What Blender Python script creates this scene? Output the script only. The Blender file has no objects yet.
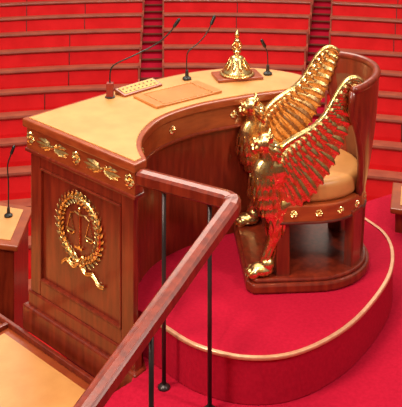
import bpy, bmesh, math, random
from mathutils import Vector, Matrix
random.seed(4)
V=Vector
scene=bpy.context.scene
try:
    scene.view_settings.view_transform='Standard'
except Exception: pass

# ---------------------------------------------------------------- materials
def new_mat(name):
    m=bpy.data.materials.new(name); m.use_nodes=True
    nt=m.node_tree; b=nt.nodes['Principled BSDF']
    return m,nt,b
def noise_mat(name,c1,c2,scale=(4,4,4),nscale=6,rough=.4,metal=0,coat=0,bump=0.0,sheen=0,detail=4,bscale=None,spec=.5,rvar=0):
    m,nt,b=new_mat(name)
    tc=nt.nodes.new('ShaderNodeTexCoord'); mp=nt.nodes.new('ShaderNodeMapping')
    mp.inputs['Scale'].default_value=scale
    nz=nt.nodes.new('ShaderNodeTexNoise'); nz.inputs['Scale'].default_value=nscale; nz.inputs['Detail'].default_value=detail
    cr=nt.nodes.new('ShaderNodeValToRGB')
    cr.color_ramp.elements[0].position=.32; cr.color_ramp.elements[1].position=.68
    cr.color_ramp.elements[0].color=(*c1,1); cr.color_ramp.elements[1].color=(*c2,1)
    L=nt.links.new
    L(tc.outputs['Object'],mp.inputs['Vector']); L(mp.outputs['Vector'],nz.inputs['Vector'])
    L(nz.outputs['Fac'],cr.inputs['Fac']); L(cr.outputs['Color'],b.inputs['Base Color'])
    b.inputs['Roughness'].default_value=rough; b.inputs['Metallic'].default_value=metal
    if rvar:
        mr=nt.nodes.new('ShaderNodeMapRange'); mr.inputs['From Min'].default_value=.3; mr.inputs['From Max'].default_value=.7
        mr.inputs['To Min'].default_value=rough+rvar; mr.inputs['To Max'].default_value=rough-rvar
        L(nz.outputs['Fac'],mr.inputs['Value']); L(mr.outputs['Result'],b.inputs['Roughness'])
    b.inputs['Specular IOR Level'].default_value=spec
    b.inputs['Coat Weight'].default_value=coat; b.inputs['Coat Roughness'].default_value=.14
    b.inputs['Sheen Weight'].default_value=sheen
    if bump>0:
        bp=nt.nodes.new('ShaderNodeBump'); bp.inputs['Strength'].default_value=bump; bp.inputs['Distance'].default_value=.01
        n2=nt.nodes.new('ShaderNodeTexNoise'); n2.inputs['Scale'].default_value=bscale or nscale*4
        L(tc.outputs['Object'],n2.inputs['Vector'])
        L(n2.outputs['Fac'],bp.inputs['Height']); L(bp.outputs['Normal'],b.inputs['Normal'])
    return m
WOOD=noise_mat('mahogany',(.115,.009,.003),(.225,.023,.007),(7,7,1.0),5,.32,coat=.45,bump=.02)
WOODL=noise_mat('mahogany_light',(.23,.034,.008),(.34,.062,.014),(2,2,8),5,.30,coat=.4)
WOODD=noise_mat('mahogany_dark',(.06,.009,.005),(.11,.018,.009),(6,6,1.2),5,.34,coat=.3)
WOODB=noise_mat('bench_wood',(.28,.050,.030),(.38,.080,.045),(1,1,1),5,.4,coat=.2)
LEATH=noise_mat('tan_leather',(.54,.225,.062),(.62,.28,.085),(1,1,1),8,.42,bump=.08,bscale=160)
LEATH2=noise_mat('blotter_leather',(.46,.155,.035),(.54,.19,.045),(1,1,1),8,.35,bump=.08,bscale=160)
CARPET=noise_mat('crimson_carpet',(.36,.004,.022),(.43,.006,.028),(1,1,1),60,.95,bump=.25,bscale=500,spec=.1)
TRIM=noise_mat('carpet_edge_trim',(.60,.28,.16),(.72,.38,.22),(1,1,1),30,.3,metal=.4)
VELVET=noise_mat('red_velvet',(.62,.004,.007),(.74,.009,.013),(1,1,1),3,.75,spec=.25)
GOLD=noise_mat('gilding',(.66,.36,.10),(.98,.74,.36),(1,1,1),38,.27,metal=1,bump=.12,bscale=60,rvar=.06)
BLACK=noise_mat('black_metal',(.008,.008,.008),(.02,.018,.016),(1,1,1),10,.35)
DGREY=noise_mat('post_steel',(.03,.02,.02),(.06,.04,.04),(1,1,1),10,.3,metal=.5)
WALL=noise_mat('wall_paint',(.45,.12,.06),(.5,.15,.08),(1,1,1),2,.7)

# ---------------------------------------------------------------- helpers
def empty(name,loc=(0,0,0)):
    e=bpy.data.objects.new(name,None); e.location=loc; e.empty_display_size=.1
    scene.collection.objects.link(e); return e
def finish(bm,name,mats,parent=None,smooth=False,bevel=0,bseg=2):
    bmesh.ops.recalc_face_normals(bm,faces=bm.faces)
    me=bpy.data.meshes.new(name); bm.to_mesh(me); bm.free()
    if not isinstance(mats,(list,tuple)): mats=[mats]
    for m in mats: me.materials.append(m)
    if smooth:
        for p in me.polygons: p.use_smooth=True
    o=bpy.data.objects.new(name,me); scene.collection.objects.link(o)
    if parent: o.parent=parent
    if bevel>0:
        md=o.modifiers.new('bevel','BEVEL'); md.width=bevel; md.segments=bseg; md.limit_method='ANGLE'; md.angle_limit=.6
    return o
def prism(bm,pts,z0,z1,mi=0):
    n=len(pts)
    a=[bm.verts.new((p[0],p[1],z0)) for p in pts]; b=[bm.verts.new((p[0],p[1],z1)) for p in pts]
    fs=[bm.faces.new(a[::-1]),bm.faces.new(b)]
    for i in range(n):
        j=(i+1)%n; fs.append(bm.faces.new((a[i],a[j],b[j],b[i])))
    for f in fs: f.material_index=mi
def obj_prism(name,pts,z0,z1,mat,parent=None,bevel=0,smooth=False):
    bm=bmesh.new(); prism(bm,pts,z0,z1); return finish(bm,name,mat,parent,smooth,bevel)
def box(bm,x0,x1,y0,y1,z0,z1,mi=0):
    prism(bm,[(x0,y0),(x1,y0),(x1,y1),(x0,y1)],z0,z1,mi)
def hexa(bm,bot,top,mi=0):
    a=[bm.verts.new(p) for p in bot]; b=[bm.verts.new(p) for p in top]
    fs=[bm.faces.new(a[::-1]),bm.faces.new(b)]
    n=len(a)
    for i in range(n):
        j=(i+1)%n; fs.append(bm.faces.new((a[i],a[j],b[j],b[i])))
    for f in fs: f.material_index=mi
def catmull(pts,n=8,closed=False):
    pts=[V(p) for p in pts]; out=[]; N=len(pts)
    rng=N if closed else N-1
    for i in range(rng):
        if closed: p0,p1,p2,p3=pts[(i-1)%N],pts[i],pts[(i+1)%N],pts[(i+2)%N]
        else:
            p1,p2=pts[i],pts[i+1]
            p0=pts[i-1] if i>0 else p1*2-p2
            p3=pts[i+2] if i+2<N else p2*2-p1
        for k in range(n):
            t=k/n
            out.append(.5*((2*p1)+(p2-p0)*t+(2*p0-5*p1+4*p2-p3)*t*t+(3*p1-p0-3*p2+p3)*t**3))
    if not closed: out.append(pts[-1])
    return out
def offset_poly(pts,d):
    n=len(pts); P=[V((p[0],p[1])) for p in pts]
    area=sum(P[i].x*P[(i+1)%n].y-P[(i+1)%n].x*P[i].y for i in range(n))
    s=1 if area>0 else -1; out=[]
    for i in range(n):
        e1=(P[i]-P[i-1]).normalized(); e2=(P[(i+1)%n]-P[i]).normalized()
        n1=V((-e1.y,e1.x))*s; n2=V((-e2.y,e2.x))*s
        m=(n1+n2)
        if m.length<1e-4: m=n1
        m.normalize(); k=max(.45,m.dot(n1))
        out.append(P[i]+m*d/k)
    return out
def tube(bm,pts,rad,seg=10,flat=None,mi=0,cap=True):
    pts=[V(p) for p in pts]; n=len(pts)
    if not isinstance(rad,(list,tuple)): rad=[rad]*n
    rings=[]; nrm=None
    for i in range(n):
        d=(pts[min(i+1,n-1)]-pts[max(i-1,0)]).normalized()
        if nrm is None:
            ref=V((0,1,0)) if abs(d.y)<.9 else V((1,0,0))
            nrm=(ref-d*ref.dot(d)).normalized()
        else: nrm=(nrm-d*nrm.dot(d)).normalized()
        bn=d.cross(nrm); ra=rad[i]; r1,r2=(ra if isinstance(ra,tuple) else (ra,ra))
        rings.append([bm.verts.new(pts[i]+nrm*r1*math.cos(a)+bn*r2*math.sin(a)) for a in [2*math.pi*k/seg for k in range(seg)]])
    for i in range(n-1):
        for k in range(seg):
            j=(k+1)%seg
            f=bm.faces.new((rings[i][k],rings[i][j],rings[i+1][j],rings[i+1][k])); f.material_index=mi
    if cap:
        f=bm.faces.new(rings[0][::-1]); f.material_index=mi
        f=bm.faces.new(rings[-1]); f.material_index=mi
def ellipsoid(bm,c,r,seg=14,mi=0,rot=None):
    M=Matrix.Translation(c)
    if rot: M=M@rot
    M=M@Matrix.Diagonal((r[0],r[1],r[2],1))
    g=bmesh.ops.create_uvsphere(bm,u_segments=seg,v_segments=max(6,seg*2//3),radius=1,matrix=M)
    for v in g['verts']:
        for f in v.link_faces: f.material_index=mi
def lathe(bm,prof,c=(0,0,0),seg=28,mi=0):
    rings=[]
    for r,z in prof:
        rings.append([bm.verts.new((c[0]+max(r,.0004)*math.cos(2*math.pi*k/seg),c[1]+max(r,.0004)*math.sin(2*math.pi*k/seg),c[2]+z)) for k in range(seg)])
    for i in range(len(prof)-1):
        for k in range(seg):
            j=(k+1)%seg
            f=bm.faces.new((rings[i][k],rings[i][j],rings[i+1][j],rings[i+1][k])); f.material_index=mi
    bm.faces.new(rings[0][::-1]).material_index=mi; bm.faces.new(rings[-1]).material_index=mi
def leaf(bm,p0,p1,w,n,h,bend=V((0,0,0)),segs=7,blunt=.6,mi=0,tipw=.08,feather=False):
    p0,p1,n=V(p0),V(p1),V(n).normalized(); rings=[]
    d=(p1-p0)
    for i in range(segs+1):
        t=i/segs
        if feather: t=1-(1-t)**1.7
        c=p0+d*t+V(bend)*4*t*(1-t)
        dd=(d+V(bend)*4*(1-2*t)).normalized()
        side=dd.cross(n).normalized()
        if feather:
            pr=min(1,.5+t*1.1)
            if t>.80: pr*=math.sqrt(max(.08,1-((t-.80)/.20)**2))
        else:
            pr=max(tipw,math.sin(math.pi*min(1,(t*.9+.1))**(1/blunt))**.7 if t<1 else tipw)
        ww=w*pr; hh=h*max(.25,pr)
        rings.append([bm.verts.new(c-side*ww),bm.verts.new(c-side*ww*.35+n*hh*.75),bm.verts.new(c+n*hh*1.15),bm.verts.new(c+side*ww*.35+n*hh*.75),bm.verts.new(c+side*ww),bm.verts.new(c-n*hh)])
    m=6
    for i in range(segs):
        for k in range(m):
            j=(k+1)%m
            bm.faces.new((rings[i][k],rings[i][j],rings[i+1][j],rings[i+1][k])).material_index=mi
    bm.faces.new(rings[0][::-1]).material_index=mi; bm.faces.new(rings[-1]).material_index=mi
def sweep_profile(bm,path,prof,mi=0):
    path=[V(p) for p in path]; n=len(path); rings=[]
    for i in range(n):
        d1=(path[i]-path[i-1]).normalized() if i>0 else None
        d2=(path[i+1]-path[i]).normalized() if i<n-1 else None
        if d1 is None: d1=d2
        if d2 is None: d2=d1
        h1=V((d1.x,d1.y,0)).normalized(); h2=V((d2.x,d2.y,0)).normalized()
        s1=V((h1.y,-h1.x,0)); s2=V((h2.y,-h2.x,0)); m=(s1+s2)
        if m.length<1e-4:m=s1
        m.normalize(); k=1/max(.4,m.dot(s1))
        rings.append([bm.verts.new(path[i]+m*k*a+V((0,0,b))) for a,b in prof])
    q=len(prof)
    for i in range(n-1):
        for k in range(q):
            j=(k+1)%q
            bm.faces.new((rings[i][k],rings[i][j],rings[i+1][j],rings[i+1][k])).material_index=mi
    bm.faces.new(rings[0][::-1]).material_index=mi; bm.faces.new(rings[-1]).material_index=mi

# ================================================================= DESK
A=V((-.978,5.036)); B=V((-.315,4.40)); T=(B-A).normalized(); N=V((T.y,-T.x))
if N.y>0: N=-N
LAB=(B-A).length
def P(s,off,z): 
    q=A+T*s+N*off; return V((q.x,q.y,z))
desk=empty('presiding_desk')
hall=catmull([(-.978,5.036),(-.80,5.22),(-.568,5.455),(-.315,5.70),(-.006,5.90),(.317,5.97),(.60,5.85),(.70,5.70)],6)
inner=catmull([(.64,5.54),(.45,5.47),(.24,5.38),(-.01,5.24),(-.20,5.05),(-.285,4.84),(-.30,4.65),(-.262,4.47)],6)
outline=[(p.x,p.y) for p in hall]+[(p.x,p.y) for p in inner]+[(B.x,B.y)]
obj_prism('top_slab',outline,.755,.80,WOODL,desk,.008)
obj_prism('top_gilt_line',offset_poly(outline,.026),.80,.8015,GOLD,desk)
obj_prism('leather_inlay',offset_poly(outline,.029),.80,.8035,LEATH,desk)
obj_prism('apron',offset_poly(outline,.018),.635,.756,WOODL,desk,.004)
obj_prism('apron_bead',offset_poly(outline,.010),.622,.640,WOOD,desk,.005)
obj_prism('carcass',offset_poly(outline,.04),-.21,.63,WOOD,desk,.004)
obj_prism('base_moulding',offset_poly(outline,.022),-.35,-.13,WOOD,desk,.012)
obj_prism('base_plinth',offset_poly(outline,.0),-.35,-.21,WOOD,desk,.012)
bm=bmesh.new()
def fbox(bm,s0,s1,z0,z1,o0,o1,mi=0):
    hexa(bm,[P(s0,o0,z0),P(s1,o0,z0),P(s1,o1,z0),P(s0,o1,z0)],[P(s0,o0,z1),P(s1,o0,z1),P(s1,o1,z1),P(s0,o1,z1)],mi)
O=-.04
fbox(bm,.045,.13,-.13,.622,O-.01,O+.014); fbox(bm,.79,.88,-.13,.622,O-.01,O+.014)
fbox(bm,.13,.79,.56,.622,O-.01,O+.013); fbox(bm,.13,.79,-.13,-.05,O-.01,O+.013)
finish(bm,'panel_frame',WOOD,desk,bevel=.005)
bm=bmesh.new()
for a,b,c,d in ((.13,.142,-.05,.56),(.778,.79,-.05,.56),(.13,.79,.548,.56),(.13,.79,-.05,-.038)):
    fbox(bm,a,b,c,d,O-.01,O+.019)
finish(bm,'panel_bead',WOOD,desk,bevel=.004)
bm=bmesh.new(); n3=V((N.x,N.y,0)); t3=V((T.x,T.y,0)); Z=V((0,0,1))
def rosette(bm,c,n,t,r,pet=8):
    up=V((0,0,1))
    for k in range(pet):
        a=2*math.pi*k/pet; d=t*math.cos(a)+up*math.sin(a)
        leaf(bm,c+d*r*.15,c+d*r,r*.36,n,.006,segs=4)
    ellipsoid(bm,c+n*.004,(r*.3,r*.3,r*.3),8)
def palmette(bm,c,n,t,L):
    up=V((0,0,1))
    for sgn in (-1,1):
        for k,(dx,dz) in enumerate(((1,0),(.85,.22),(.85,-.22),(.55,.3),(.55,-.3),(.3,.2),(.3,-.2))):
            leaf(bm,c+t*sgn*L*.1,c+t*sgn*L*dx*.95+up*dz*L*.65,.010,n,.005,bend=up*(.004 if dz>0 else -.004),segs=4)
    ellipsoid(bm,c,(.012,.012,.012),8)
oa=-.016
for s in (.055,.45,.86): rosette(bm,P(s,oa,.70),n3,t3,.037)
for s in (.25,.655): palmette(bm,P(s,oa,.70),n3,t3,.15)
finish(bm,'apron_gilt_ornaments',GOLD,desk,smooth=False)
bm=bmesh.new()
for k in range(4,len(inner)-8,9):
    p=inner[k]; q=inner[k+1]; t=V((q.x-p.x,q.y-p.y,0)).normalized(); n=V((t.y,-t.x,0))
    if n.dot(V((.5,5.0,0))-V((p.x,p.y,0)))<0:n=-n
    c=V((p.x,p.y,.70))-n*.015
    rosette(bm,c,n,t,.026)
finish(bm,'inner_gilt_rosettes',GOLD,desk)
# wreath + scales
bm=bmesh.new()
cs,cz,of=.455,.330,O+.004
def W(x,z,o=0): return P(cs+x,of+o,cz+z)
R=.162
tube(bm,[W(R*math.cos(2*math.pi*k/48),R*math.sin(2*math.pi*k/48),.002) for k in range(49)],[(.010,.010)]*49,8)
for k in range(34):
    a=-math.pi/2+(k+.5)/34*2*math.pi
    right=math.cos(a)>0
    da=(1 if right else -1)
    for side,rr in ((-.13,.003),(0,.011),(.13,.003)):
        a2=a+da*.22
        r0=R; r1=R+side*.27
        p0=W(r0*math.cos(a),r0*math.sin(a),rr); p1=W(r1*math.cos(a2),r1*math.sin(a2),rr+.003)
        leaf(bm,p0,p1,.0085,n3,.004,segs=5)
for k in range(16):
    a=random.random()*6.28; rr=R+random.uniform(-.022,.022)
    ellipsoid(bm,W(rr*math.cos(a),rr*math.sin(a),.012),(.005,.005,.005),6)
rib=[(0,-R),(-.04,-R-.035),(-.10,-R-.02),(-.14,-R-.05)]
rib2=[(0,-R),(.05,-R-.04),(.11,-R-.03),(.16,-R-.065),(.20,-R-.06)]
for r_ in (rib,rib2):
    pts=catmull([(a,b,0) for a,b in r_],5)
    for w_ in (0,.010):
        tube(bm,[W(p.x,p.y-w_,.004+w_*.3) for p in pts],(.005),6)
ellipsoid(bm,W(0,-R-.005,.008),(.016,.012,.015),8)
for sg in (-1,1):
    tube(bm,[W(p.x,p.y,.008) for p in catmull([(0,-R,0),(sg*.03,-R+.03,0),(sg*.05,-R,0),(sg*.02,-R-.02,0),(0,-R,0)],4)],.0045,6)
tube(bm,[W(0,-.09),W(0,.0),W(0,.095)],[.007,.005,.005],8)
tube(bm,[W(-.08,.062),W(-.04,.078),W(0,.07),(W(.04,.078)),W(.08,.062)],.005,8)
ellipsoid(bm,W(0,.10),(.010,.010,.013),8)
fbox(bm,cs-.03,cs+.03,cz-.1,cz-.090,of-.004,of+.010)
for sx in (-.077,.077):
    for dx in (-.028,.028):
        tube(bm,[W(sx,.062),W(sx+dx,-.022)],.0024,5)
    pts=[W(sx+.032*math.cos(a),-.024+.022*math.sin(a)) for a in [math.pi+math.pi*k/8 for k in range(9)]]
    tube(bm,pts,.005,6); tube(bm,[W(sx-.034,-.023),W(sx+.034,-.023)],.004,6)
finish(bm,'justice_scales_wreath',GOLD,desk,smooth=False)

# ================================================================= PODIUM
edge=catmull([(-.27,4.56),(-.174,4.45),(-.02,4.30),(.21,4.21),(.458,4.255),(.73,4.48),(.97,4.85),(1.07,5.15),(1.07,5.40),(.97,5.62)],7)
poly=[(p.x,p.y) for p in edge]+[(.85,6.0),(.0,6.0),(-.9,5.1)]
podium=empty('round_podium')
obj_prism('podium_block',poly,-.22,-.002,CARPET,podium,.004)
bm=bmesh.new()
sweep_profile(bm,[(p.x,p.y,0) for p in edge],[(-.010,-.002),(.008,-.002),(.010,-.008),(.008,-.018),(0,-.020),(0,-.006),(-.010,-.006)])
bmesh.ops.translate(bm,verts=bm.verts,vec=(0,0,.006))
finish(bm,'edge_trim',TRIM,podium,bevel=.002)
low=[(-.33,4.38),(-.85,3.84),(-1.6,3.1),(-.9,2.4),(3.2,2.4),(3.2,6.2),(1.6,6.6),(.8,6.1),(-.2,5.8)]
obj_prism('floor_landing',low,-.45,-.221,CARPET)

clerk=empty('clerk_desk')
bm=bmesh.new()
fbox(bm,-.9,LAB+.02,-1.1,-.37,.0,1.0); finish(bm,'body',WOOD,clerk)
bm=bmesh.new(); fbox(bm,-.95,LAB+.03,-.37,-.345,-.0,1.05); finish(bm,'top',WOODL,clerk,bevel=.006)
bm=bmesh.new(); fbox(bm,-.02,LAB-.05,-.346,-.341,.10,.95); fbox(bm,-.85,-.10,-.346,-.341,.10,.95); finish(bm,'leather_inlay',LEATH,clerk)
bm=bmesh.new(); fbox(bm,-.92,LAB,-.346,-.315,.03,.055); fbox(bm,-.075,-.05,-.346,-.32,.05,.98); finish(bm,'ledge',WOOD,clerk,bevel=.005)

def side_desk(name,pts,z,zb):
    e=empty(name)
    obj_prism('body',offset_poly(pts,.03),zb,z-.03,WOOD,e,.004)
    obj_prism('top',pts,z-.035,z,WOODL,e,.008)
    obj_prism('leather_inlay',offset_poly(pts,.06),z-.001,z+.004,LEATH,e)
    return e
sd1=side_desk('secretary_desk',[(-1.13,5.68),(-1.13,6.22),(-2.2,6.6),(-2.2,5.95)],-.22,-1.6)
side_desk('secretary_desk',[(1.20,5.85),(2.3,5.50),(2.42,5.88),(1.30,6.25)],-.06,-1.2)

# ================================================================= CHAIR
chair=empty('president_armchair',(.58,5.10,0)); chair.rotation_euler=(0,0,math.radians(4))
def D(front,R,w=None,n=22,cx=0):
    w=w or R
    pts=[(front+.03,-w),(front,-w+.05),(front,w-.05),(front+.03,w)]
    pts+= [(cx+R*math.sin(a),w*math.cos(a)) for a in [math.pi*k/n for k in range(n+1)]]
    return pts
obj_prism('plinth',D(-.37,.345,.35),.0,.05,WOOD,chair,.012)
obj_prism('plinth_top',D(-.355,.33,.335),.05,.07,WOOD,chair,.008)
bm=bmesh.new()
for (x,y) in ((-.175,-.275),(-.175,.275)): box(bm,x-.035,x+.035,y-.03,y+.03,.06,.36)
for a in (-42,42,0):
    a=math.radians(a); c=V((.285*math.cos(a),.285*math.sin(a))); r=V((math.cos(a),math.sin(a))); t=V((-r.y,r.x))
    bot=[c+r*i*.026+t*j*.045 for i,j in ((-1,-1),(1,-1),(1,1),(-1,1))]
    top=[c+r*(i*.028+.015)+t*j*.055 for i,j in ((-1,-1),(1,-1),(1,1),(-1,1))]
    hexa(bm,[(p.x,p.y,.06) for p in bot],[(p.x,p.y,.37) for p in top])
finish(bm,'legs',WOOD,chair,bevel=.008)
obj_prism('seat_apron',D(-.25,.325,.315),.345,.435,WOODL,chair,.008)
obj_prism('apron_lower_bead',D(-.255,.332,.322),.34,.352,WOODD,chair,.004)
o=obj_prism('seat_cushion',D(-.235,.30,.292),.43,.545,LEATH,chair,.035)
o.modifiers['bevel'].segments=5
for p in o.data.polygons: p.use_smooth=True
bm=bmesh.new(); na,nz=30,10
def th(t): return math.radians(36+26*min(1,t*1.25)**1.3)
def shellp(f,t,inn):
    a=f*th(t)
    top=1.03+.02*math.cos(a*1.5)
    z=.43+(top-.43)*t; r=.325+.075*t+ .012*math.sin(t*3.1)
    r-= .03 if inn else 0
    return V((r*math.cos(a)+.0,r*math.sin(a),z))
grid={}
for s in (0,1):
    for i in range(na+1):
        for j in range(nz+1):
            grid[s,i,j]=bm.verts.new(shellp(-1+2*i/na,j/nz,s))
for s in (0,1):
    for i in range(na):
        for j in range(nz):
            bm.faces.new((grid[s,i,j],grid[s,i+1,j],grid[s,i+1,j+1],grid[s,i,j+1]))
for i in range(na):
    for j in (0,nz): bm.faces.new((grid[0,i,j],grid[0,i+1,j],grid[1,i+1,j],grid[1,i,j]))
for j in range(nz):
    for i in (0,na): bm.faces.new((grid[0,i,j],grid[0,i,j+1],grid[1,i,j+1],grid[1,i,j]))
o=finish(bm,'barrel_back',WOOD,chair,smooth=True); md=o.modifiers.new('e','EDGE_SPLIT'); md.split_angle=.7
bm=bmesh.new()
def mid(f,t): return (shellp(f,t,0)+shellp(f,t,1))/2
tube(bm,[mid(-1+2*i/40,1)+V((0,0,.004)) for i in range(41)],.022,10)
for e in (-1,1):
    tube(bm,[mid(e,j/10) for j in range(11)],.018,10)
finish(bm,'back_rim',WOOD,chair,smooth=True)
bm=bmesh.new()
g={}
for i in range(25):
    f=-.85+1.7*i/24
    for j in range(7):
        p=shellp(f,.10+.78*j/6,1); a=math.atan2(p.y,p.x); bulge=.022*(math.sin(math.pi*i/24)**.4)*(math.sin(math.pi*j/6)**.4) if 0<i<24 and 0<j<6 else -.004
        g[i,j]=bm.verts.new(p-V((math.cos(a),math.sin(a),0))*bulge)
for i in range(24):
    for j in range(6): bm.faces.new((g[i,j],g[i+1,j],g[i+1,j+1],g[i,j+1]))
finish(bm,'back_pad',noise_mat('dark_leather',(.15,.04,.015),(.21,.06,.02),(1,1,1),8,.4),chair,smooth=True)
bm=bmesh.new()
for a in [math.radians(x) for x in (-88,-66,-44,-22,0,22,44,66,88)]:
    n=V((math.cos(a),math.sin(a),0)).normalized()
    c=V((.325*math.cos(a),.315*math.sin(a),.392)); rosette(bm,c,n,V((-n.y,n.x,0)),.021)
for sy in (-1,1):
    for x in (-.12,-.2):
        rosette(bm,V((x,sy*.316,.392)),V((0,sy,0)),V((1,0,0)),.021)
for y in (-.2,-.07,.07,.2): rosette(bm,V((-.251,y,.392)),V((-1,0,0)),V((0,1,0)),.021)
finish(bm,'apron_gilt_rosettes',GOLD,chair)

# griffin --------------------------------------------------------
HX,HZ=.006,-.028
def build_griffin():
    bm=bmesh.new()
    path=[(-.27,0,.10),(-.262,0,.16),(-.235,0,.23),(-.21,0,.30),(-.215,0,.38),(-.245,0,.46),(-.272,0,.54),(-.268,0,.61),(-.25,0,.67),(-.258,0,.73)]
    rad=[.036,.029,.032,.042,.056,.068,.076,.068,.050,.042]
    pp=catmull(path,5); rr=[]
    for i in range(len(pp)):
        k=i/5; a=int(min(k,len(rad)-2)); f=k-a; r=rad[a]*(1-f)+rad[a+1]*f; rr.append((r*.78,r))
    tube(bm,pp,rr,18)
    tube(bm,catmull([(-.22,0,.40),(-.17,0,.42),(-.10,0,.45)],4),[(.045-.003*i,.060-.003*i) for i in range(9)],14)
    ellipsoid(bm,(-.215,0,.60),(.062,.050,.095))
    # chest muscle
    ellipsoid(bm,(-.300,0,.555),(.046,.050,.062))
    ellipsoid(bm,(-.285,0,.100),(.066,.048,.034))
    for k,y in enumerate((-.036,-.012,.012,.036)):
        ellipsoid(bm,(-.340+(.008 if k in(0,3) else 0),y,.088),(.027,.0128,.022),10)
    ellipsoid(bm,(-.255,0,.128),(.040,.040,.038))
    def e(x,y,z,r,seg=12): ellipsoid(bm,(x+HX,y,z+HZ),r,seg)
    e(-.268,0,.780,(.052,.046,.052)); e(-.305,0,.772,(.030,.034,.040))
    e(-.332,0,.752,(.020,.020,.018)); e(-.337,0,.768,(.016,.010,.014),10)   # muzzle, nose
    e(-.322,0,.734,(.017,.017,.010),10)                                     # chin
    for s in (-1,1):
        e(-.326,s*.020,.797,(.014,.013,.008),10)                           # brow
        e(-.320,s*.026,.762,(.014,.012,.014),10)                           # cheek
        tube(bm,[(-.250+HX,s*.034,.80+HZ),(-.242+HX,s*.044,.826+HZ),(-.240+HX,s*.046,.842+HZ)],[.016,.012,.005],8)
    me=bpy.data.meshes.new('tmp'); bm.to_mesh(me); bm.free()
    o=bpy.data.objects.new('tmp',me); scene.collection.objects.link(o)
    m=o.modifiers.new('r','REMESH'); m.mode='VOXEL'; m.voxel_size=.0038
    m=o.modifiers.new('s','SMOOTH'); m.factor=.5; m.iterations=2
    dg=bpy.context.evaluated_depsgraph_get(); dg.update()
    me2=bpy.data.meshes.new_from_object(o.evaluated_get(dg))
    bpy.data.objects.remove(o)
    for p in me2.polygons: p.use_smooth=True
    me2.materials.clear(); me2.materials.append(GOLD)
    return me2
gm=build_griffin()
def build_detail():
    bm=bmesh.new()
    for s in (-1,1): ellipsoid(bm,(-.330+HX,s*.018,.785+HZ),(.006,.007,.005),8)
    for ring,(x,z,r,L,nn) in enumerate(((-.262,.780,.050,.034,16),(-.242,.765,.048,.045,14))):
        for k in range(nn):
            a=2*math.pi*k/nn+ring*.2
            d=V((.0,math.cos(a),math.sin(a))); LL=L*(.3 if d.z>.3 else 1)
            p0=V((x+HX,0,z+HZ))+d*r*.8; p1=V((x+.045+HX,0,z-.040+HZ))+d*(r*.8+LL*.4)
            leaf(bm,p0,p1,.013,(V((-.6,0,0))+d).normalized(),.006,bend=d*.004,segs=6,feather=True)
    rows=[(.68,.048,-.252),(.635,.060,-.262),(.59,.070,-.272),(.54,.073,-.274),(.49,.070,-.26),(.445,.064,-.242)]
    for ri,(z,r,x) in enumerate(rows):
        n=11
        for k in range(n):
            a=math.radians(-125+250*(k+.5*(ri%2))/n)
            d=V((-math.cos(a)*(1.12 if 1<ri<4 else 1),math.sin(a)*.80,0))
            p0=V((x,0,z))+d*(r-.004); p1=V((x,0,z-.062))+d*(r+.002)
            leaf(bm,p0,p1,.0145,d.normalized(),.004,bend=d*.002,segs=6,feather=True)
    for k in range(7):
        a=math.radians(-150+300*k/6); d=V((-math.cos(a),math.sin(a)*.85,0))
        leaf(bm,V((-.212,0,.38))+d*.046,V((-.215,0,.27))+d*.040,.016,d,.007,bend=d*.006,segs=6)
    for k in range(6):
        a=math.radians(-150+300*k/5); d=V((-math.cos(a),math.sin(a)*.85,0))
        leaf(bm,V((-.235,0,.22))+d*.030,V((-.262,0,.145))+d*.033,.010,d,.005,segs=4)
    for y in (-.036,-.012,.012,.036):
        tube(bm,[(-.358,y,.088),(-.370,y,.079),(-.372,y,.072)],[.006,.004,.001],6)
    return bm
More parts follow.
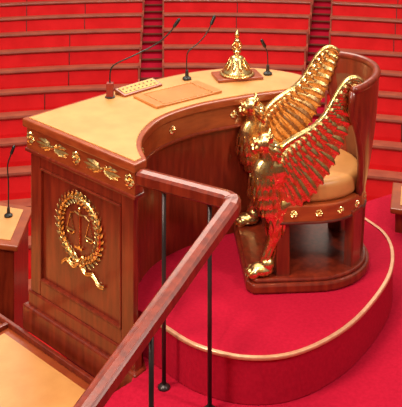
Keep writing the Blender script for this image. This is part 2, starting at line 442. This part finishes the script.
def build_wing(bm):
    Tr=catmull([(-.17,0,.44),(-.12,0,.42),(-.05,0,.45),(.02,0,.53),(.08,0,.62),(.13,0,.715),(.172,0,.81),(.205,0,.90),(.232,0,.98),(.238,0,1.05)],6)
    Bs=catmull([(-.20,0,.56),(-.20,0,.61),(-.195,0,.67),(-.165,0,.72),(-.125,0,.76),(-.075,0,.80),(-.015,0,.84),(.045,0,.90),(.10,0,.985),(.15,0,1.045)],6)
    n=len(Tr)-1
    def at(L,s): 
        k=s*n; i=int(min(k,n-1)); return L[i].lerp(L[i+1],k-i)
    def yb(p): return .0+.03*math.sin(max(0,min(1,(p.x+.2)/.42))*math.pi)
    def Y(p,o): return V((p.x,-yb(p)+o,p.z))
    up=V((-.1,0,.99))
    M=8; G={}
    for i in range(n+1):
        for j in range(M+1):
            q=Bs[i].lerp(Tr[i],.95*j/M); q=q+up*.024*4*(j/M)*(1-j/M)
            for s in (0,1): G[i,j,s]=bm.verts.new(Y(q,.003 if s else -.003))
    for i in range(n):
        for j in range(M):
            for s in (0,1): bm.faces.new((G[i,j,s],G[i+1,j,s],G[i+1,j+1,s],G[i,j+1,s]))
    for i in range(n):
        for j in (0,M): bm.faces.new((G[i,j,0],G[i+1,j,0],G[i+1,j,1],G[i,j,1]))
    cnt=18
    for j in range(cnt):
        s=j/(cnt-1); b=at(Bs,s); t=at(Tr,s)
        for sg in (-1,1):
            leaf(bm,Y(b,sg*.003),Y(t,sg*.005),.024,V((0,sg,0)),.010,bend=up*(.026),segs=14,feather=True)
    for lay,(fr,off,w,c2) in enumerate(((.60,.009,.019,18),(.36,.015,.016,18),(.18,.020,.013,18))):
        for j in range(c2):
            s=(j+.5*(lay%2))/(c2-.5); b=at(Bs,s); t0=at(Tr,s); t=b.lerp(t0,fr)
            for sg in (-1,1):
                leaf(bm,Y(b,sg*off*.8),Y(t,sg*off),w,V((0,sg,0)),.0065,bend=up*.016,segs=8,feather=True)
    lead=catmull([(-.225,0,.58),(-.22,0,.66),(-.185,0,.72),(-.135,0,.765),(-.08,0,.80),(-.015,0,.84),(.045,0,.90),(.09,0,.975),(.135,0,1.045),(.185,0,1.082),(.23,0,1.075),(.248,0,1.04),(.228,0,1.012),(.208,0,1.026)],4)
    m=len(lead)
    tube(bm,[Y(p,0) for p in lead],[(.026-.015*i/m,.022-.011*i/m) for i in range(m)],12)
for sy in (-1,1):
    o=bpy.data.objects.new('griffin_figure',gm); scene.collection.objects.link(o); o.parent=chair
    o.location=(0,sy*.285,0)
    bm=build_detail(); build_wing(bm)
    if sy>0:
        for v in bm.verts: v.co.y*=-1
    o=finish(bm,'griffin_wing_plumage',GOLD,chair); o.location=(0,sy*.285,0)
    for p in o.data.polygons: p.use_smooth=True
    md=o.modifiers.new('e','EDGE_SPLIT'); md.split_angle=.9

# ================================================================= DESK ITEMS
MICRED=noise_mat('mic_base_red',(.18,.01,.008),(.25,.02,.01),rough=.4)
def mic(pts,rtop=.0045,base=True,z0=.8036,name='desk_microphone',parent=None):
    bm=bmesh.new(); p=V(pts[0])
    if base:
        box(bm,p.x-.020,p.x+.020,p.y-.020,p.y+.020,z0,z0+.085,0)
        lathe(bm,[(.03,0),(.03,.006),(.012,.012)],(p.x,p.y,z0),16,1)
    else: lathe(bm,[(.028,0),(.028,.012),(.012,.022),(.009,.06)],(p.x,p.y,z0),16,1)
    c=catmull(pts,6); tube(bm,c,rtop,8,mi=1)
    d=(c[-1]-c[-3]).normalized()
    tube(bm,[c[-1]-d*.01,c[-1],c[-1]+d*.045,c[-1]+d*.055],[.006,.011,.011,.005],10,mi=1)
    return finish(bm,name,[MICRED,BLACK],parent,smooth=False,bevel=.002)
mic([(-.53,5.366,.88),(-.527,5.366,.955),(-.50,5.37,.995),(-.40,5.38,1.04),(-.27,5.40,1.10),(-.19,5.40,1.165),(-.155,5.40,1.21)])
mic([(-.087,5.70,.82),(-.088,5.70,.93),(-.075,5.70,.98),(-.01,5.72,1.03),(.04,5.73,1.09),(.065,5.74,1.14)],.004,False)
mic([(.42,5.80,.82),(.42,5.80,.90),(.415,5.80,.95),(.40,5.79,.985)],.0035,False)
mic([(-1.27,6.08,-.20),(-1.27,6.08,.0),(-1.275,6.08,.12),(-1.25,6.08,.2)],.005,False,-.217,'microphone',sd1)
con=empty('button_console'); ax=V((.70,.71,0)).normalized(); ay=V((-ax.y,ax.x,0))
def ob(bm,c,a,b,z0,z1,mi=0,tilt=0):
    c=V(c)
    q=[c+ax*i*a+ay*j*b for i,j in ((-1,-1),(1,-1),(1,1),(-1,1))]
    hexa(bm,[(p.x,p.y,z0) for p in q],[(p.x,p.y,z1+(tilt if k>1 else 0)) for k,p in enumerate(q)],mi)
c=(-.37,5.50,0)
bm=bmesh.new(); ob(bm,c,.15,.045,.8036,.815,0,.02); finish(bm,'console_case',WOODL,con,bevel=.003)
bm=bmesh.new(); q=V(c)
hexa(bm,[tuple(q+ax*i*.135+ay*j*.033+V((0,0,.817+(j+1)*.0085))) for i,j in ((-1,-1),(1,-1),(1,1),(-1,1))],[tuple(q+ax*i*.135+ay*j*.033+V((0,0,.8195+(j+1)*.0085))) for i,j in ((-1,-1),(1,-1),(1,1),(-1,1))])
finish(bm,'brass_plate',noise_mat('brushed_brass',(.42,.24,.07),(.5,.3,.09),rough=.5,metal=.6),con)
bm=bmesh.new()
for i in range(8):
    for j in (-1,1):
        p=q+ax*(-.112+.032*i)+ay*j*.015; lathe(bm,[(.006,0),(.006,.003),(.003,.004)],(p.x,p.y,.8265+(j)*.004),10)
finish(bm,'buttons',WOODD,con)
bl=empty('leather_desk_blotter'); ax=V((.80,.60,0)); ay=V((-ax.y,ax.x,0)); c=(-.135,5.405,0)
bm=bmesh.new(); ob(bm,c,.235,.12,.8036,.815); finish(bm,'pad',LEATH2,bl,bevel=.004)
bm=bmesh.new()
for sgn in (-1,1):
    cc=V(c)+ax*sgn*.205; ob(bm,cc,.028,.122,.8036,.8185)
finish(bm,'side_flaps',LEATH2,bl,bevel=.003)
bm=bmesh.new()
for sgn in (-1,1):
    ob(bm,V(c)+ay*sgn*.108,.17,.0025,.814,.817)
    ob(bm,V(c)+ax*sgn*.168,.0025,.108,.814,.817)
finish(bm,'gilt_tooling',GOLD,bl)
bell=empty('hand_bell'); ax=V((.97,.24,0)).normalized(); ay=V((-ax.y,ax.x,0)); BC=(.225,5.75)
bm=bmesh.new(); ob(bm,(BC[0],BC[1],0),.145,.09,.8036,.822); finish(bm,'wooden_stand',WOODL,bell,bevel=.005)
bm=bmesh.new(); lathe(bm,[(.0,0),(.105,0),(.11,.008),(.102,.014),(.07,.018),(0,.018)],(*BC,.822)); finish(bm,'tray',GOLD,bell,smooth=False,bevel=.002)
bm=bmesh.new(); lathe(bm,[(.094,0),(.096,.006),(.084,.012),(.080,.018),(.070,.032),(.058,.050),(.053,.056),(.048,.075),(.042,.092),(.030,.10),(.014,.106),(.010,.114),(.024,.122),(.026,.130),(.012,.138),(.009,.155),(.014,.175),(.022,.19),(.012,.205),(.007,.212),(.015,.224),(.017,.234),(.008,.246),(.004,.262),(.0,.264)],(*BC,.836)); 
for k in range(10):
    a=2*math.pi*k/10; d=V((math.cos(a),math.sin(a),0)); c0=V((*BC,.836))
    leaf(bm,c0+d*.046+V((0,0,.088)),c0+d*.084+V((0,0,.022)),.014,(d+V((0,0,.5))).normalized(),.006,bend=-d*.006,segs=5)
for k in range(4):
    a=2*math.pi*k/4+.5; d=V((math.cos(a),math.sin(a),0)); c0=V((*BC,.836))
    tube(bm,catmull([c0+d*.012+V((0,0,.135)),c0+d*.034+V((0,0,.155)),c0+d*.024+V((0,0,.18)),c0+d*.01+V((0,0,.195))],4),.004,6)
finish(bm,'bell_body',GOLD,bell,smooth=True)
# ================================================================= HANDRAIL
rail=empty('stair_handrail')
prof=[(-.038,-.03),(-.038,.010),(-.027,.022),(0,.027),(.027,.022),(.038,.010),(.038,-.03),(.026,-.042),(-.026,-.042)]
bm=bmesh.new()
P0=V((-.29,4.42,.745));P1=V((.155,4.09,.77));P2=V((-.395,3.236,.43));P3=P1+(P2-P1)*1.75
d1=(P1-P0).normalized(); d2=(P3-P1).normalized()
cor=[P1-d1*.05,P1-d1*.02+d2*.008,P1+d2*.02-d1*.008,P1+d2*.05]
sweep_profile(bm,[P0]+cor+[P3],prof)
finish(bm,'handrail_wood',WOOD,rail,bevel=.004)
bm=bmesh.new()
def post(p,zb):
    tube(bm,[(p.x,p.y,zb),(p.x,p.y,p.z-.03)],.0105,10)
    ellipsoid(bm,(p.x,p.y,p.z-.05),(.016,.016,.012),10); lathe(bm,[(.03,0),(.03,.008),(.014,.02)],(p.x,p.y,zb),14)
post(P0.lerp(P1,.74),-.221); post(P0.lerp(P1,.26),-.221)
post(P1.lerp(P3,.36),-.221); post(P1.lerp(P3,.85),-.221)
finish(bm,'balusters',DGREY,rail,smooth=True)

# ================================================================= HEMICYCLE
cx,cy=-.3,2.0
def ring_extrude(bm,Rr,a0,a1,prof,mi,seg):
    rings=[]
    for k in range(seg+1):
        a=a0+(a1-a0)*k/seg
        rings.append([bm.verts.new((cx+(Rr+r)*math.sin(a),cy+(Rr+r)*math.cos(a),z)) for r,z in prof])
    q=len(prof)
    for i in range(seg):
        for k in range(q):
            j=(k+1)%q
            bm.faces.new((rings[i][k],rings[i][j],rings[i+1][j],rings[i+1][k])).material_index=mi
    bm.faces.new(rings[0][::-1]).material_index=mi; bm.faces.new(rings[-1]).material_index=mi
aL,aR=-.040,.163
ter=bmesh.new()
for k in range(14):
    Yk=10+.8*k; Rk=Yk-cy; zt=-2.24+.1*(Yk-14)/.8
    bm=bmesh.new(); w=.22/Rk
    secs=[(-.85,-.42),(-.40,aL-w),(aL+w,aR-w),(aR+w,.55),(.57,1.0)]
    def pr(l): return [(r,zt+z) for r,z in l]
    for a0,a1 in secs:
        sg=max(4,int((a1-a0)*Rk/.3))
        ring_extrude(bm,Rk,a0,a1,pr([(-.44,-.50),(-.46,-.44),(-.42,-.39),(-.02,-.41),(-.02,-.50)]),0,sg)
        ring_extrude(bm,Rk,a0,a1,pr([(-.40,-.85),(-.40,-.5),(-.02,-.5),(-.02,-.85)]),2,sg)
        ring_extrude(bm,Rk,a0,a1,pr([(-.05,-.42),(-.04,-.25),(.0,-.07),(.03,-.045),(.08,-.045),(.07,-.42)]),0,sg)
        ring_extrude(bm,Rk,a0,a1,pr([(-.005,-.045),(-.012,-.025),(-.005,.0),(.09,.0),(.30,-.035),(.30,-.07),(.09,-.045)]),1,sg)
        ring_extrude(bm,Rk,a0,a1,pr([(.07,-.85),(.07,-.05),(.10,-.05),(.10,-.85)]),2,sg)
        da=.03/Rk
        for e0 in (a0-da,a1):
            ring_extrude(bm,Rk,e0,e0+da,pr([(-.4,-.85),(-.38,-.25),(-.05,-.2),(-.02,.01),(.28,-.02),(.28,-.85)]),1,1)
        ns=int((a1-a0)*Rk/1.1)
        for s in range(1,ns):
            aa=a0+(a1-a0)*s/ns
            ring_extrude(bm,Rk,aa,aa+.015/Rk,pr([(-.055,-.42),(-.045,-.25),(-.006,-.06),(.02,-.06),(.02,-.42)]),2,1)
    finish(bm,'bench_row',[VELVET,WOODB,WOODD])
    ring_extrude(ter,Rk,-1.0,1.1,[(-.45,-4.5),(-.45,zt-.85),(.36,zt-.85),(.36,-4.5)],0,40)
    for aa in (aL,aR):
        ww=w-.03/Rk
        for r0,r1,h in ((-.45,-.05,.42),(-.05,.35,.47)):
            ring_extrude(ter,Rk,aa-ww,aa+ww,pr([(r0,-.85),(r0,-.85+h),(r1,-.85+h),(r1,-.85)]),0,1)
            ring_extrude(ter,Rk,aa-ww,aa+ww,pr([(r0-.02,-.86+h),(r0-.02,-.845+h),(r0+.08,-.845+h),(r0+.08,-.86+h)]),1,1)
finish(ter,'floor_hemicycle_tiers',[CARPET,WOODD])
bm=bmesh.new(); box(bm,-16,16,-3,26,-4.6,-4.5); finish(bm,'floor',CARPET)
bm=bmesh.new(); ring_extrude(bm,19.2,-1.2,1.25,[(0,-4.5),(0,5),(.3,5),(.3,-4.5)],0,60); finish(bm,'wall_back',WALL)

# ================================================================= LIGHT
w=bpy.data.worlds.new('hall_ambience'); scene.world=w; w.use_nodes=True
nt=w.node_tree; bg=nt.nodes['Background']
tc=nt.nodes.new('ShaderNodeTexCoord'); sp=nt.nodes.new('ShaderNodeSeparateXYZ'); cr=nt.nodes.new('ShaderNodeValToRGB')
cr.color_ramp.elements[0].position=.0; cr.color_ramp.elements[0].color=(.24,.12,.07,1)
cr.color_ramp.elements[1].position=.6; cr.color_ramp.elements[1].color=(1.0,.87,.70,1)
nt.links.new(tc.outputs['Generated'],sp.inputs[0]); nt.links.new(sp.outputs['Z'],cr.inputs['Fac']); nt.links.new(cr.outputs['Color'],bg.inputs['Color'])
bg.inputs['Strength'].default_value=.42
def area(name,loc,tgt,size,power,col=(1,.9,.76)):
    l=bpy.data.lights.new(name,'AREA'); l.size=size; l.energy=power; l.color=col
    o=bpy.data.objects.new(name,l); scene.collection.objects.link(o); o.location=loc
    o.rotation_euler=(V(tgt)-V(loc)).to_track_quat('-Z','Y').to_euler()
area('skylight_lamp',(0,13,9),(0,13,0),10,1900)
area('ceiling_lamp',(-1.5,3.4,6.5),(0,5,.3),1.5,300)
area('side_lamp',(-4,1.8,3.8),(-.3,5,.3),1.0,190,(1,.86,.68))
area('gilt_highlight_side',(3.0,2.6,4.0),(.6,5,.6),.4,120,(1,.92,.82))  # small area light added to put highlights on the gilding, no hall fixture
area('gilt_highlight_front',(-.8,1.6,4.6),(.5,5,.6),.3,80,(1,.94,.85))  # second added highlight light for the gold, not a chandelier

# ================================================================= CAMERA
cam=bpy.data.cameras.new('camera'); co=bpy.data.objects.new('camera',cam); scene.collection.objects.link(co)
co.location=(0,0,2.575); co.rotation_euler=(math.pi/2,0,0)
cam.sensor_fit='HORIZONTAL'; cam.sensor_width=36; cam.lens=36*922/402
cam.shift_x=0; cam.shift_y=-410.5/402; cam.clip_end=200
scene.camera=co
